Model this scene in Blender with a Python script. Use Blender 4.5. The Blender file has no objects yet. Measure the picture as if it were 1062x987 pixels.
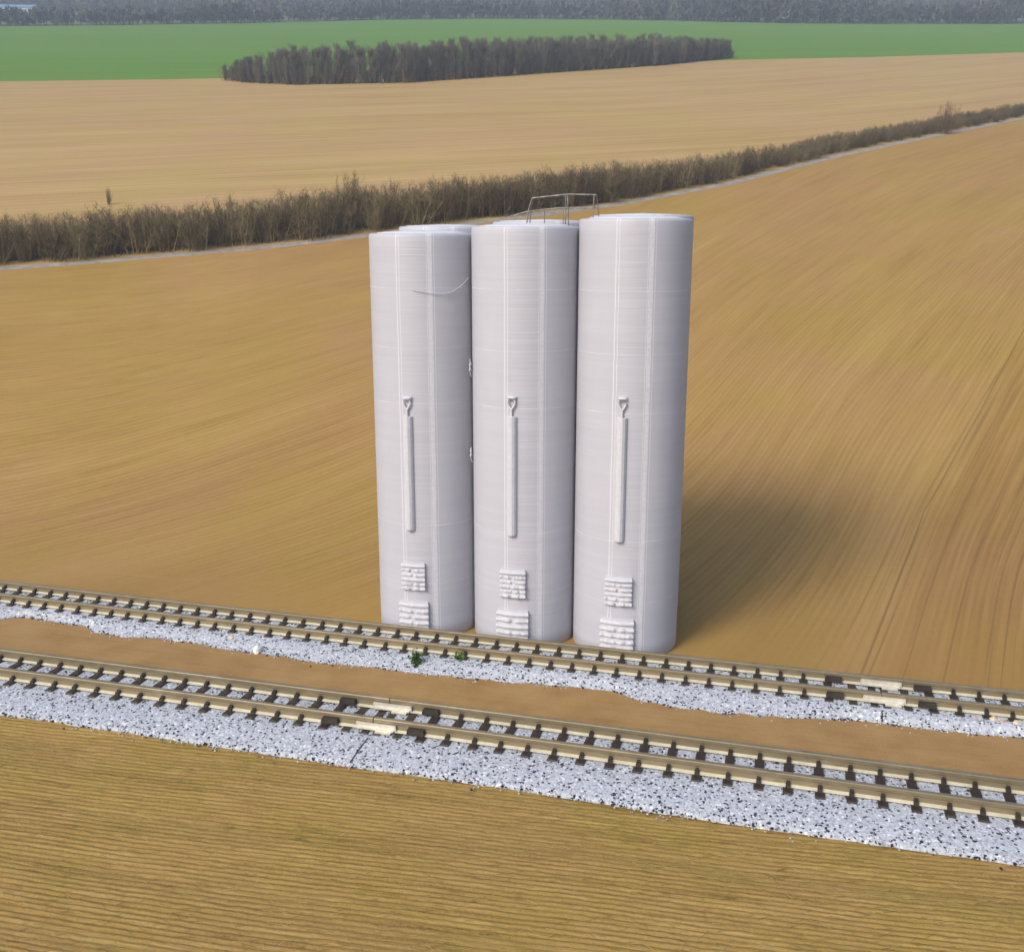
import bpy, math, random
import numpy as np
from mathutils import Vector, Matrix

rng = np.random.default_rng(7)
random.seed(7)
R = math.radians
sc = bpy.context.scene
col = sc.collection

# ------------------------------------------------------------------ camera
CAM_H = 16.7
cd = bpy.data.cameras.new('camera'); cam = bpy.data.objects.new('camera', cd); col.objects.link(cam)
cam.location = (0, 0, CAM_H); cam.rotation_euler = (R(90 - 13.815), 0, 0)
cd.sensor_width = 36; cd.sensor_fit = 'HORIZONTAL'; cd.lens = 36 * 1049.23 / 1062
cd.clip_start = .1; cd.clip_end = 20000
sc.camera = cam

# ------------------------------------------------------------------ light
SUN_TO = Vector((.68, .73, 0)).normalized()          # horizontal direction the light travels
SUN_EL = R(37)
w = bpy.data.worlds.new('World'); sc.world = w; w.use_nodes = True
nt = w.node_tree; bgn = nt.nodes['Background']
sky = nt.nodes.new('ShaderNodeTexSky'); sky.sky_type = 'NISHITA'; sky.sun_disc = False
sky.sun_elevation = SUN_EL; sky.sun_rotation = math.atan2(-SUN_TO.x, -SUN_TO.y)
sky.dust_density = 2.5; sky.air_density = 1.0; sky.ozone_density = .7
nt.links.new(sky.outputs[0], bgn.inputs[0]); bgn.inputs[1].default_value = .145
sd = bpy.data.lights.new('sun', 'SUN'); sun = bpy.data.objects.new('sun', sd); col.objects.link(sun)
sd.energy = 2.0; sd.angle = R(22); sd.color = (1, .965, .90)
d = SUN_TO * math.cos(SUN_EL) + Vector((0, 0, -math.sin(SUN_EL)))
sun.rotation_euler = d.to_track_quat('-Z', 'Y').to_euler(); sun.location = (-40, -60, 80)
vs = sc.view_settings
vs.view_transform = 'Standard'; vs.look = 'None'; vs.gamma = 1; vs.use_curve_mapping = False
vs.exposure = .42
if hasattr(sc, 'cycles'):
    sc.cycles.max_bounces = 8; sc.cycles.volume_bounces = 0

# ------------------------------------------------------------------ helpers
def tag(o, label=None, cat=None, group=None, kind=None):
    for k, v in (('label', label), ('category', cat), ('group', group), ('kind', kind)):
        if v: o[k] = v
    return o

def empty(name, loc, rz=0):
    o = bpy.data.objects.new(name, None); col.objects.link(o)
    o.location = loc; o.rotation_euler = (0, 0, rz); o.empty_display_size = .3
    return o

def mesh_np(name, verts, faces, mats, smooth=False, attrs=None, midx=None):
    """faces: (N,k) int array or list of lists"""
    me = bpy.data.meshes.new(name)
    verts = np.asarray(verts, np.float32)
    if isinstance(faces, np.ndarray):
        n, k = faces.shape
        me.vertices.add(len(verts)); me.vertices.foreach_set('co', verts.ravel())
        me.loops.add(n * k); me.loops.foreach_set('vertex_index', faces.astype(np.int32).ravel())
        me.polygons.add(n); me.polygons.foreach_set('loop_start', np.arange(0, n * k, k, dtype=np.int32))
        me.polygons.foreach_set('loop_total', np.full(n, k, np.int32))
        me.update(calc_edges=True)
    else:
        me.from_pydata([tuple(map(float, v)) for v in verts], [], faces); me.update()
    for m in (mats if isinstance(mats, (list, tuple)) else [mats]): me.materials.append(m)
    if midx is not None: me.polygons.foreach_set('material_index', np.asarray(midx, np.int32))
    if smooth: me.polygons.foreach_set('use_smooth', np.ones(len(me.polygons), bool))
    for an, (typ, data) in (attrs or {}).items():
        a = me.attributes.new(an, typ, 'POINT')
        a.data.foreach_set('vector' if typ == 'FLOAT_VECTOR' else 'value', np.asarray(data, np.float32).ravel())
    me.validate()
    return me

def link(name, me, parent=None, loc=None, rot=None):
    o = bpy.data.objects.new(name, me); col.objects.link(o)
    if parent: o.parent = parent
    if loc is not None: o.location = loc
    if rot is not None: o.rotation_euler = rot
    return o

class MB:
    def __init__(s): s.v = []; s.f = []; s.m = []
    def add(s, vs, fs, mi=0):
        o = len(s.v); s.v += [tuple(v) for v in vs]; s.f += [[i + o for i in f] for f in fs]; s.m += [mi] * len(fs)
    def box(s, c, size, rz=0, mi=0, top=1.0):
        x, y, z = (q / 2 for q in size); cs, sn = math.cos(rz), math.sin(rz); vs = []
        for k in (-1, 1):
            t = top if k > 0 else 1
            for a, b in ((-1, -1), (1, -1), (1, 1), (-1, 1)):
                px, py = a * x * t, b * y * t
                vs.append((c[0] + px * cs - py * sn, c[1] + px * sn + py * cs, c[2] + k * z))
        s.add(vs, [[3, 2, 1, 0], [4, 5, 6, 7], [0, 1, 5, 4], [1, 2, 6, 5], [2, 3, 7, 6], [3, 0, 4, 7]], mi)
    def tube(s, pts, r, n=8, mi=0):
        pts = [Vector(p) for p in pts]; rr = r if isinstance(r, (list, tuple)) else [r] * len(pts)
        vs = []; fs = []
        for i, p in enumerate(pts):
            t = (pts[min(i + 1, len(pts) - 1)] - pts[max(i - 1, 0)]).normalized()
            a = t.orthogonal().normalized() if i == 0 else (pa - t * pa.dot(t)).normalized()
            pa = a; b = t.cross(a)
            for k in range(n):
                q = 2 * math.pi * k / n; vs.append(p + (a * math.cos(q) + b * math.sin(q)) * rr[i])
        for i in range(len(pts) - 1):
            for k in range(n):
                fs.append([i * n + k, i * n + (k + 1) % n, (i + 1) * n + (k + 1) % n, (i + 1) * n + k])
        fs.append(list(range(n))[::-1]); fs.append([(len(pts) - 1) * n + k for k in range(n)])
        s.add(vs, fs, mi)
    def lathe(s, prof, n=96, mi=0, cap=False):
        vs = []; fs = []
        for r, z in prof:
            for k in range(n):
                q = 2 * math.pi * k / n; vs.append((r * math.cos(q), r * math.sin(q), z))
        for i in range(len(prof) - 1):
            for k in range(n):
                fs.append([i * n + k, i * n + (k + 1) % n, (i + 1) * n + (k + 1) % n, (i + 1) * n + k])
        if cap: fs.append([(len(prof) - 1) * n + k for k in range(n)])
        s.add(vs, fs, mi)
    def build(s, name, mats, parent=None, smooth=False, loc=None, rot=None):
        me = mesh_np(name, s.v, s.f, mats, midx=s.m)
        if smooth:
            me.polygons.foreach_set('use_smooth', np.ones(len(me.polygons), bool))
            try: me.set_sharp_from_angle(angle=R(40))
            except Exception: pass
        return link(name, me, parent, loc, rot)

# ------------------------------------------------------------------ node helpers
class NT:
    def __init__(s, name, rough=.8, metal=0.0, spec=.3):
        s.m = bpy.data.materials.new(name); s.m.use_nodes = True; s.t = s.m.node_tree
        s.b = s.t.nodes['Principled BSDF']; s.b.inputs['Roughness'].default_value = rough
        s.b.inputs['Metallic'].default_value = metal; s.b.inputs['Specular IOR Level'].default_value = spec
    def n(s, typ, **kw):
        q = s.t.nodes.new(typ)
        for k, v in kw.items(): setattr(q, k, v)
        return q
    def l(s, a, b): s.t.links.new(a, b)
    def coord(s): return s.n('ShaderNodeTexCoord').outputs['Object']
    def attr(s, name, out='Vector'): return s.n('ShaderNodeAttribute', attribute_name=name).outputs[out]
    def noise(s, vec, scale=(1, 1, 1), detail=3, rough=.6, dist=0, off=(0, 0, 0)):
        mp = s.n('ShaderNodeMapping'); mp.inputs['Scale'].default_value = scale; mp.inputs['Location'].default_value = off
        s.l(vec, mp.inputs[0])
        q = s.n('ShaderNodeTexNoise'); q.inputs['Scale'].default_value = 1; q.inputs['Detail'].default_value = detail
        q.inputs['Roughness'].default_value = rough; q.inputs['Distortion'].default_value = dist
        s.l(mp.outputs[0], q.inputs['Vector']); return q.outputs['Fac']
    def math(s, op, a, b=None, c=None, clamp=False):
        q = s.n('ShaderNodeMath', operation=op, use_clamp=clamp)
        for i, x in enumerate((a, b, c)):
            if x is None: continue
            if isinstance(x, (int, float)): q.inputs[i].default_value = x
            else: s.l(x, q.inputs[i])
        return q.outputs[0]
    def ramp(s, fac, stops, interp='LINEAR'):
        q = s.n('ShaderNodeValToRGB'); cr = q.color_ramp; cr.interpolation = interp
        while len(cr.elements) < len(stops): cr.elements.new(.5)
        for e, (p, c) in zip(cr.elements, stops):
            e.position = p; e.color = (*c, 1) if len(c) == 3 else c
        s.l(fac, q.inputs[0]); return q.outputs[0]
    def mix(s, fac, a, b, mode='MIX'):
        q = s.n('ShaderNodeMix', data_type='RGBA', blend_type=mode)
        for i, x in ((0, fac), (6, a), (7, b)):
            if isinstance(x, (int, float)): q.inputs[i].default_value = x
            elif isinstance(x, tuple): q.inputs[i].default_value = (*x, 1)
            else: s.l(x, q.inputs[i])
        return q.outputs[2]
    def mapr(s, x, a, b, c=0.0, d=1.0, smooth=False):
        q = s.n('ShaderNodeMapRange'); q.clamp = True
        if smooth: q.interpolation_type = 'SMOOTHSTEP'
        s.l(x, q.inputs[0])
        for i, v in enumerate((a, b, c, d)): q.inputs[i + 1].default_value = v
        return q.outputs[0]
    def bump(s, h, strength=.5, dist=.05):
        q = s.n('ShaderNodeBump'); q.inputs['Strength'].default_value = strength; q.inputs['Distance'].default_value = dist
        s.l(h, q.inputs['Height']); s.l(q.outputs[0], s.b.inputs['Normal'])
    def color(s, c):
        if isinstance(c, tuple): s.b.inputs['Base Color'].default_value = (*c, 1)
        else: s.l(c, s.b.inputs['Base Color'])
    def gray(s, x, k=1.0):   # value -> colour multiplier
        q = s.n('ShaderNodeCombineColor')
        for i in range(3): s.l(x, q.inputs[i])
        return q.outputs[0]

# ------------------------------------------------------------------ materials
def field_mat(name, base, light, dark, fine, mid, broad, hue=None, contrast=1.0, bump=.25, line=None, rows=2.1):
    """rows follow the 'flow' attribute: x runs across the rows, y along them, z = how clearly rows show"""
    T = NT(name, rough=.95, spec=.1)
    fl = T.attr('flow'); sp = T.n('ShaderNodeSeparateXYZ'); T.l(fl, sp.inputs[0])
    fine_n = T.noise(fl, (fine, fine * .02, 0), 2, .5)
    mid_n = T.noise(fl, (mid, mid * .03, 0), 3, .6, off=(7, 3, 0))
    broad_n = T.noise(fl, (broad, broad * .12, 0), 3, .6, off=(31, 11, 0))
    clod = T.noise(T.coord(), (2.2, 2.2, 2.2), 5, .75)
    x = T.math('MULTIPLY_ADD', T.math('SUBTRACT', fine_n, .5), 1.1, .5)
    x = T.math('MULTIPLY_ADD', T.math('SUBTRACT', mid_n, .5), 1.1, x)
    row = T.math('SINE', T.math('MULTIPLY_ADD', sp.outputs[0], 2 * math.pi * rows, T.math('MULTIPLY', broad_n, 5.0)))
    x = T.math('MULTIPLY_ADD', T.math('MULTIPLY', row, mid_n), .30, x)
    x = T.math('MULTIPLY', T.math('SUBTRACT', x, .5), sp.outputs[2])
    grit = T.noise(T.coord(), (9, 9, 9), 3, .8)
    x = T.math('MULTIPLY_ADD', T.math('SUBTRACT', grit, .5), .5, x)
    x = T.math('MULTIPLY_ADD', T.math('SUBTRACT', broad_n, .5), 1.2, x)
    x = T.math('MULTIPLY_ADD', T.math('SUBTRACT', clod, .5), .55, x)
    x = T.math('MULTIPLY_ADD', x, contrast, .5, clamp=True)
    c = T.ramp(x, [(.1, dark), (.5, base), (.9, light)])
    h = T.noise(T.coord(), (.035, .035, .035), 4, .65, dist=.6)
    if hue: c = T.mix(T.mapr(h, .4, .62), c, T.mix(1.0, c, hue, 'MULTIPLY'))
    if line:
        ln = T.attr('line'); ls = T.n('ShaderNodeSeparateXYZ'); T.l(ln, ls.inputs[0])
        c = T.mix(T.mapr(ls.outputs[0], .25, .0, 0, .35, True), c, line[0])
        c = T.mix(T.mapr(T.math('ABSOLUTE', ls.outputs[2]), .11, .0, 0, .5, True), c, line[1])
        fur = T.noise(fl, (2.6, .02, 0), 2, .5, off=(17, 2, 0))
        fw = T.math('MULTIPLY', T.mapr(fur, .585, .64, 0, .32, True), T.mapr(ls.outputs[2], -3.5, .5))
        c = T.mix(fw, c, line[1])
        c = T.mix(T.mapr(ls.outputs[2], -.2, 1.5, 0, .5, True), c, T.mix(1.0, c, line[2], 'MULTIPLY'))
    T.color(c)
    T.bump(T.math('ADD', x, T.math('MULTIPLY', clod, .6)), bump, .12)
    return T.m

M = {}
M['stubble'] = field_mat('stubble soil', (.365, .214, .078), (.44, .275, .11), (.26, .145, .048), 5.5, 1.3, .16, contrast=.5, bump=.2,
                         hue=(.97, 1.04, .78), line=((.40, .25, .115), (.14, .08, .035), (.86, .78, .74)))
M['stubble_far'] = field_mat('dry stubble', (.44, .285, .13), (.51, .345, .17), (.34, .205, .08), 1.5, .45, .1,
                             hue=(.97, 1.03, .85), contrast=.6, rows=.45)
M['green'] = field_mat('young green crop', (.108, .232, .022), (.14, .27, .034), (.086, .195, .016), .6, .15, .02,
                       hue=(1.1, .97, 1.0), contrast=.5, rows=.15)
M['hills'] = field_mat('far hill grass', (.12, .14, .07), (.2, .19, .1), (.07, .09, .045), .1, .05, .01, rows=.02)

T = NT('ploughed soil', rough=.95, spec=.1)
c0 = T.coord(); fl = T.attr('flow')
a = T.noise(fl, (3.4, .12, 0), 5, .75); b = T.noise(fl, (13, .6, 0), 4, .7, off=(3, 9, 0)); g = T.noise(c0, (9, 9, 9), 4, .75)
p = T.noise(c0, (.22, .22, .22), 3, .6)
x = T.math('MULTIPLY_ADD', T.math('SUBTRACT', a, .5), 1.2, .5)
x = T.math('MULTIPLY_ADD', T.math('SUBTRACT', b, .5), 1.0, x)
x = T.math('MULTIPLY_ADD', T.math('SUBTRACT', g, .5), .7, x, clamp=True)
c = T.ramp(x, [(.08, (.12, .072, .024)), (.36, (.29, .182, .058)), (.62, (.345, .222, .074)), (.92, (.46, .315, .12))])
straw = T.noise(fl, (22, .8, 0), 2, .5, off=(5, 2, 0))
c = T.mix(T.mapr(straw, .64, .72, 0, .55), c, (.5, .36, .13))
c = T.mix(T.mapr(p, .45, .65), c, T.mix(1.0, c, (.92, .98, .8), 'MULTIPLY'))
T.color(c); T.bump(T.math('ADD', x, g), .5, .05); M['plough'] = T.m

T = NT('bare earth', rough=.95, spec=.1); c0 = T.coord(); fl = T.attr('flow')
a = T.noise(c0, (.5, .5, .5), 4, .6); b = T.noise(c0, (14, 14, 14), 4, .7); s_ = T.noise(fl, (4, .25, 0), 3, .6)
x = T.math('MULTIPLY_ADD', T.math('SUBTRACT', b, .5), .7, a); x = T.math('MULTIPLY_ADD', T.math('SUBTRACT', s_, .5), .5, x, clamp=True)
T.color(T.ramp(x, [(.2, (.27, .155, .058)), (.5, (.34, .205, .082)), (.8, (.39, .25, .105))])); T.bump(b, .35, .04); M['earth'] = T.m

T = NT('pale track gravel', rough=.95); a = T.noise(T.coord(), (.8, .8, .8), 4, .7)
T.color(T.ramp(a, [(.3, (.21, .195, .18)), (.7, (.40, .38, .36))])); M['path'] = T.m

def ballast_cols(T, v):
    return T.ramp(v, [(0, (.015, .015, .022)), (.055, (.10, .11, .15)), (.085, (.32, .335, .38)), (.30, (.43, .445, .49)), (.75, (.51, .525, .57)), (.95, (.70, .71, .74))], 'CONSTANT')
T = NT('ballast bed', rough=.9)
v = T.n('ShaderNodeTexVoronoi'); v.inputs['Scale'].default_value = 15; T.l(T.coord(), v.inputs['Vector'])
sx = T.n('ShaderNodeSeparateColor'); T.l(v.outputs['Color'], sx.inputs[0])
T.color(ballast_cols(T, sx.outputs[0])); T.bump(T.math('SUBTRACT', 1, v.outputs['Distance']), .4, .03); M['bed'] = T.m
T = NT('ballast stone', rough=.75, spec=.4)
T.color(ballast_cols(T, T.attr('tone', 'Fac'))); M['stone'] = T.m
T = NT('seam dark', rough=.9); T.color((.02, .02, .025)); M['seam'] = T.m

T = NT('nickel rail', rough=.42, metal=.55, spec=.5); c0 = T.coord()
a = T.noise(c0, (1.2, 1.2, 4), 4, .7); b = T.noise(c0, (.3, .3, .3), 3, .6)
T.color(T.mix(T.mapr(b, .4, .65), T.ramp(a, [(.3, (.19, .15, .09)), (.55, (.31, .25, .155)), (.8, (.44, .37, .25))]), (.27, .215, .13)))
T.l(T.mapr(a, .3, .7, .5, .34), T.b.inputs['Roughness']); M['rail'] = T.m
T = NT('rail foot', rough=.38, metal=.15, spec=.5); a = T.noise(T.coord(), (2, 2, 2), 4, .7)
T.color(T.ramp(a, [(.3, (.56, .51, .37)), (.7, (.74, .70, .54))])); M['foot'] = T.m  # sky and sun light on the upturned foot, put into its paler colour
T = NT('fishplate metal', rough=.4, metal=.3, spec=.5); a = T.noise(T.coord(), (3, 3, 3), 4, .7)
T.color(T.ramp(a, [(.3, (.50, .46, .38)), (.7, (.74, .70, .60))])); M['plate'] = T.m
T = NT('sleeper plastic', rough=.55, spec=.4); a = T.noise(T.coord(), (5, 5, 5), 4, .7)
T.color(T.ramp(a, [(.3, (.018, .013, .011)), (.75, (.05, .036, .028))])); T.bump(a, .3, .02); M['sleeper'] = T.m

# silo wall: pale grey printed plastic, fine layer lines, two rough vertical seams
def silo_mat(name, seam1, seam2, seed):
    T = NT(name, rough=.52, spec=.35)
    co = T.coord(); sp = T.n('ShaderNodeSeparateXYZ'); T.l(co, sp.inputs[0])
    ang = T.math('MULTIPLY', T.math('ARCTAN2', sp.outputs[0], T.math('MULTIPLY', sp.outputs[1], -1)), 180 / math.pi)
    wob = T.noise(co, (.15, .15, 1.2), 3, .6, off=(seed, 0, 0))
    ang = T.math('MULTIPLY_ADD', T.math('SUBTRACT', wob, .5), 1.2, ang)
    z = sp.outputs[2]
    layer = T.noise(co, (.25, .25, 24), 2, .6, off=(0, seed, 0))
    layer2 = T.noise(co, (.1, .1, 3), 3, .6, off=(0, seed, 5))
    rough_n = T.noise(co, (7, 7, 9), 4, .75, off=(seed, seed, 0))
    big = T.noise(co, (.5, .5, .25), 4, .6, off=(seed, 3, 0))
    def band(c, w_):
        return T.mapr(T.math('ABSOLUTE', T.math('SUBTRACT', ang, c)), w_, w_ * .55, 0, 1, True)
    s1 = T.math('MAXIMUM', band(seam1, .8), band(seam1 + 3.2, .5))
    s2 = T.math('MULTIPLY', band(seam2, 3.0), T.mapr(rough_n, .30, .75, .35, 1))
    s3 = T.math('MAXIMUM', band(seam2 + 4.2, .5), band(seam2 - 3.6, .45))
    seams = T.math('MAXIMUM', T.math('MAXIMUM', T.math('MULTIPLY', s1, .7), s2), T.math('MULTIPLY', s3, .6))
    inside = T.math('MULTIPLY', T.mapr(ang, seam1 + 1, seam1 + 3), T.mapr(ang, seam2, seam2 - 2))
    ring = None
    for zz, w_ in ((4.9, .03), (9.9, .025), (14.4, .022), (2.4, .02), (12.1, .015)):
        q = T.mapr(T.math('ABSOLUTE', T.math('SUBTRACT', z, zz)), w_, w_ * .4, 0, 1)
        ring = q if ring is None else T.math('MAXIMUM', ring, q)
    ring = T.math('MULTIPLY', ring, T.mapr(T.noise(co, (.8, .8, .8), 2), .4, .6, .25, 1))
    c = T.ramp(T.math('MULTIPLY_ADD', layer2, .5, T.math('MULTIPLY', big, .5)), [(.3, (.41, .408, .455)), (.7, (.46, .457, .505))])
    c = T.mix(T.math('MULTIPLY', T.mapr(layer, .45, .7), T.math('MULTIPLY_ADD', inside, .45, .18)), c, (.52, .517, .56))
    c = T.mix(T.math('MULTIPLY', seams, .85), c, (.68, .675, .72))
    c = T.mix(T.math('MULTIPLY', ring, .4), c, (.70, .695, .73))
    T.color(c)
    h = T.math('MULTIPLY_ADD', layer, T.math('MULTIPLY_ADD', inside, .5, .25), T.math('MULTIPLY', seams, T.math('MULTIPLY_ADD', rough_n, .7, .3)))
    h = T.math('ADD', h, T.math('MULTIPLY', ring, .4))
    T.bump(h, .45, .035)
    return T.m
M['silo'] = [silo_mat('silo plastic %s' % k, a_, b_, s_) for k, a_, b_, s_ in (('a', -9, 27, 1.3), ('b', -8, 31, 4.1), ('c', -10, 25, 8.7))]
T = NT('pale plastic', rough=.5, spec=.35); co = T.coord(); a = T.noise(co, (6, 6, 6), 4, .7); la = T.noise(co, (.6, .6, 22), 2)
T.color(T.ramp(a, [(.3, (.50, .497, .535)), (.7, (.57, .567, .605))])); T.bump(T.math('ADD', la, a), .35, .02); M['plastic'] = T.m
T = NT('roof plastic', rough=.55, spec=.3); a = T.noise(T.coord(), (2, 2, 2), 5, .7)
T.color(T.ramp(a, [(.3, (.62, .62, .65)), (.7, (.72, .72, .75))])); T.bump(a, .3, .03); M['roof'] = T.m
T = NT('railing wire', rough=.4, metal=.4); a = T.noise(T.coord(), (5, 5, 5), 2)
T.color(T.ramp(a, [(.3, (.13, .12, .11)), (.7, (.28, .26, .23))])); M['wire'] = T.m

def twig_mat(name, stops, rough=.9):
    T = NT(name, rough=rough, spec=.1); T.color(T.ramp(T.attr('tone', 'Fac'), stops)); return T.m
M['shrub'] = twig_mat('bare twigs', [(0, (.07, .051, .031)), (.45, (.19, .143, .08)), (.8, (.32, .255, .135)), (1, (.30, .29, .12))])
M['crown'] = twig_mat('grey twigs', [(0, (.10, .088, .07)), (.5, (.185, .165, .13)), (1, (.28, .26, .19))])
M['bark'] = twig_mat('bark', [(0, (.05, .042, .036)), (1, (.12, .105, .09))])
M['forest'] = twig_mat('far wood', [(0, (.045, .05, .04)), (.5, (.085, .085, .07)), (.8, (.12, .12, .09)), (1, (.15, .14, .10))])
M['leaf'] = twig_mat('weed leaves', [(0, (.03, .07, .015)), (.6, (.08, .15, .03)), (1, (.22, .26, .09))])
def rock_mat(name, a_, b_):
    T = NT(name, rough=.8); n_ = T.noise(T.coord(), (9, 9, 9), 5, .7); T.color(T.ramp(n_, [(.3, a_), (.7, b_)])); T.bump(n_, .4, .02); return T.m
M['rock_white'] = rock_mat('white stone', (.72, .71, .68), (.88, .87, .85))
M['rock_tan'] = rock_mat('tan stone', (.48, .38, .24), (.66, .56, .40))
M['rock_pink'] = rock_mat('pink stone', (.42, .26, .20), (.62, .44, .36))
M['rock_brown'] = rock_mat('brown stone', (.12, .075, .05), (.24, .16, .11))
T = NT('shed wall', rough=.8); a = T.noise(T.coord(), (.2, .2, 1), 3); T.color(T.ramp(a, [(.3, (.55, .57, .58)), (.7, (.66, .67, .67))])); M['shed_wall'] = T.m
T = NT('shed roof', rough=.5); a = T.noise(T.coord(), (.1, .1, 1), 3); T.color(T.ramp(a, [(.3, (.16, .27, .46)), (.7, (.22, .34, .52))])); M['shed_roof'] = T.m
T = NT('house roof', rough=.7); a = T.noise(T.coord(), (.3, .3, 1), 3); T.color(T.ramp(a, [(.3, (.40, .38, .37)), (.7, (.55, .53, .51))])); M['house_roof'] = T.m

# ------------------------------------------------------------------ terrain
SL, Y0, Y1, YC = .215, 44., 70., 1700.
def tz(y):
    y = np.asarray(y, float); t = np.clip((y - Y0) / (Y1 - Y0), 0, 1)
    return SL * ((Y1 - Y0) * (t**3 - t**4 / 2) + np.clip(y - Y1, 0, YC - Y1)) + .02 * np.clip(y - YC, 0, None)

AP = np.array([0., -40.])
TH = np.radians(np.concatenate([np.linspace(-64, -33, 22, endpoint=False), np.linspace(-33, 33, 250, endpoint=False), np.linspace(33, 64, 23)]))
def boundary(pts):
    P = np.array(pts, float); th = np.arctan2(P[:, 0] - AP[0], P[:, 1] - AP[1]); r = np.hypot(P[:, 0] - AP[0], P[:, 1] - AP[1])
    o = np.argsort(th)
    # densify along straight segments so radii follow the lines
    th_, r_ = [], []
    Q = P[o]
    for a_, b_ in zip(Q[:-1], Q[1:]):
        for k in np.linspace(0, 1, 12, endpoint=False):
            q = a_ + (b_ - a_) * k; th_.append(math.atan2(q[0] - AP[0], q[1] - AP[1])); r_.append(math.hypot(q[0] - AP[0], q[1] - AP[1]))
    th_.append(th[o][-1]); r_.append(r[o][-1])
    return np.interp(TH, th_, r_)

FC = (30.64, -.2755, -.0002); BC = (37.34, -.273, .00037)      # track centre lines y(x)
def line_y(c, x): return c[0] + c[1] * x + c[2] * x * x
xs_ = np.linspace(-60, 60, 41)
B_front = boundary([(-220, 78), (-110, 56)] + [(x, line_y(FC, x)) for x in xs_] + [(100, 2), (170, -10)])
B_back = boundary([(-220, 85), (-110, 65)] + [(x, line_y(BC, x)) for x in xs_] + [(100, 9), (170, -3)])
PN = [(-400, 40), (-200, 78), (-120, 96), (-56.2, 113.2), (-49.2, 115.4), (-42.0, 118.2), (-34.5, 120.9), (-26.7, 124.2), (-18.8, 128.6), (-10.0, 133.6), (2, 140.2), (14.8, 148), (24.2, 156.0), (34.6, 164.9), (42.9, 174.0), (57.0, 189.6), (75.1, 207.2), (96.1, 226.8), (118.9, 248.0), (170, 292), (280, 350), (700, 420), (2500, 1100)]
def off_line(P, dist):
    P = np.array(P, float); t = np.gradient(P, axis=0); t /= np.linalg.norm(t, axis=1)[:, None]
    return P + np.stack([-t[:, 1], t[:, 0]], 1) * dist
PF = off_line(PN, 1.5)
B_pn = boundary(PN); B_pf = np.maximum(boundary(PF), B_pn + 1.2)
GR = [(-900, 330), (-400, 338), (-164.6, 346), (-114.1, 353.2), (-96.5, 357), (-70, 372), (-10.9, 393.4), (89.4, 443.8), (107.8, 449.5), (151.7, 461.5), (233.5, 494.2), (420, 560), (900, 640), (2600, 1180)]
FO = [(-1700, 760), (-700, 780), (-375, 798), (-296.9, 816.6), (-212.8, 856.3), (-118.1, 935), (-26.7, 965), (91.3, 940), (203.7, 860), (272.8, 840), (392.6, 840), (700, 850), (3200, 1500)]
B_gr = boundary(GR); B_fo = np.maximum(boundary(FO), B_gr + 50); B_end = np.maximum(np.full_like(TH, 2500.), B_fo + 700)

# across-row coordinate for the near stubble field: rows swing round from left to right
gx = np.array([-400, -80, -45, -35, -25, -15, 0, 10, 17, 22, 27, 33, 50, 80, 120, 400.]); gs = np.array([.1, .2, .3, .45, .9, 1.05, 1.3, 1.75, 1.97, 1.9, 1.6, 1.55, 1.5, 1.1, .9, .8])
gX = np.linspace(-400, 400, 4001); gS = np.interp(gX, gx, gs); gG = np.concatenate([[0], np.cumsum((gS[1:] + gS[:-1]) / 2 * np.diff(gX))]); gG -= np.interp(0, gX, gG)
HEAD = np.array([(-45, 55), (-26.5, 49.7), (-20.3, 47.9), (-16.5, 46.7), (-14.0, 46.9), (-11.2, 48.2), (-6.9, 53.), (-2, 60), (4, 68)])
def poly_dist(X, Y, P):
    dmin = np.full(X.shape, 1e9)
    for a_, b_ in zip(P[:-1], P[1:]):
        ab = b_ - a_; t = np.clip(((X - a_[0]) * ab[0] + (Y - a_[1]) * ab[1]) / (ab @ ab), 0, 1)
        dmin = np.minimum(dmin, np.hypot(X - a_[0] - t * ab[0], Y - a_[1] - t * ab[1]))
    return dmin

def strip(name, r0, r1, n, mat, flow, line=None, power=1.0):
    t = np.linspace(0, 1, n)[:, None] ** power
    r = r0[None] + (r1 - r0)[None] * t
    X = AP[0] + r * np.sin(TH)[None]; Y = AP[1] + r * np.cos(TH)[None]; Z = tz(Y)
    m = len(TH); i = np.arange(n - 1)[:, None] * m + np.arange(m - 1)[None]
    F = np.stack([i, i + 1, i + m + 1, i + m], -1).reshape(-1, 4)
    at = {'flow': ('FLOAT_VECTOR', np.stack(flow(X, Y), -1).reshape(-1, 3))}
    if line: at['line'] = ('FLOAT_VECTOR', np.stack(line(X, Y), -1).reshape(-1, 3))
    o = link(name, mesh_np(name, np.stack([X, Y, Z], -1).reshape(-1, 3), F, mat, True, at))
    tag(o, kind='structure'); return o

def near_flow(X, Y):
    g_ = np.interp(X, gX, gG); s_ = np.interp(X, gX, gS); cosn = 1 / np.sqrt(1 + s_**2)
    phi = (Y - g_) * .62
    back = line_y(BC, X); wgt = np.clip((Y - back - 2) / 9, .25, 1)
    return phi, (X + Y * s_) * cosn, wgt
iP = np.array([(10., 29.4), (13.7, 36.5), (20.3, 49.6), (24.2, 57.2), (29.6, 65.9), (35.2, 74.6), (46.8, 92.9), (62, 116), (80, 138)])
def near_line(X, Y):
    side = -(Y - np.interp(X, iP[:, 0], iP[:, 1])) * .5
    side = np.where(X < 10, -5, side)
    return poly_dist(X, Y, HEAD), poly_dist(X, Y, iP), side
fX = np.linspace(-1500, 1500, 3001); fS = np.interp(fX, [-1500, 20, 60, 130, 1500], [.27, .29, .5, .76, .76]); fG = np.concatenate([[0], np.cumsum((fS[1:] + fS[:-1]) / 2)])
def far_flow(X, Y): return (Y - np.interp(X, fX, fG)) * .9, X + .3 * Y, np.ones_like(X)
def tr_flow(X, Y): return Y + .2755 * X, X - .27 * Y, np.ones_like(X)

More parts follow.
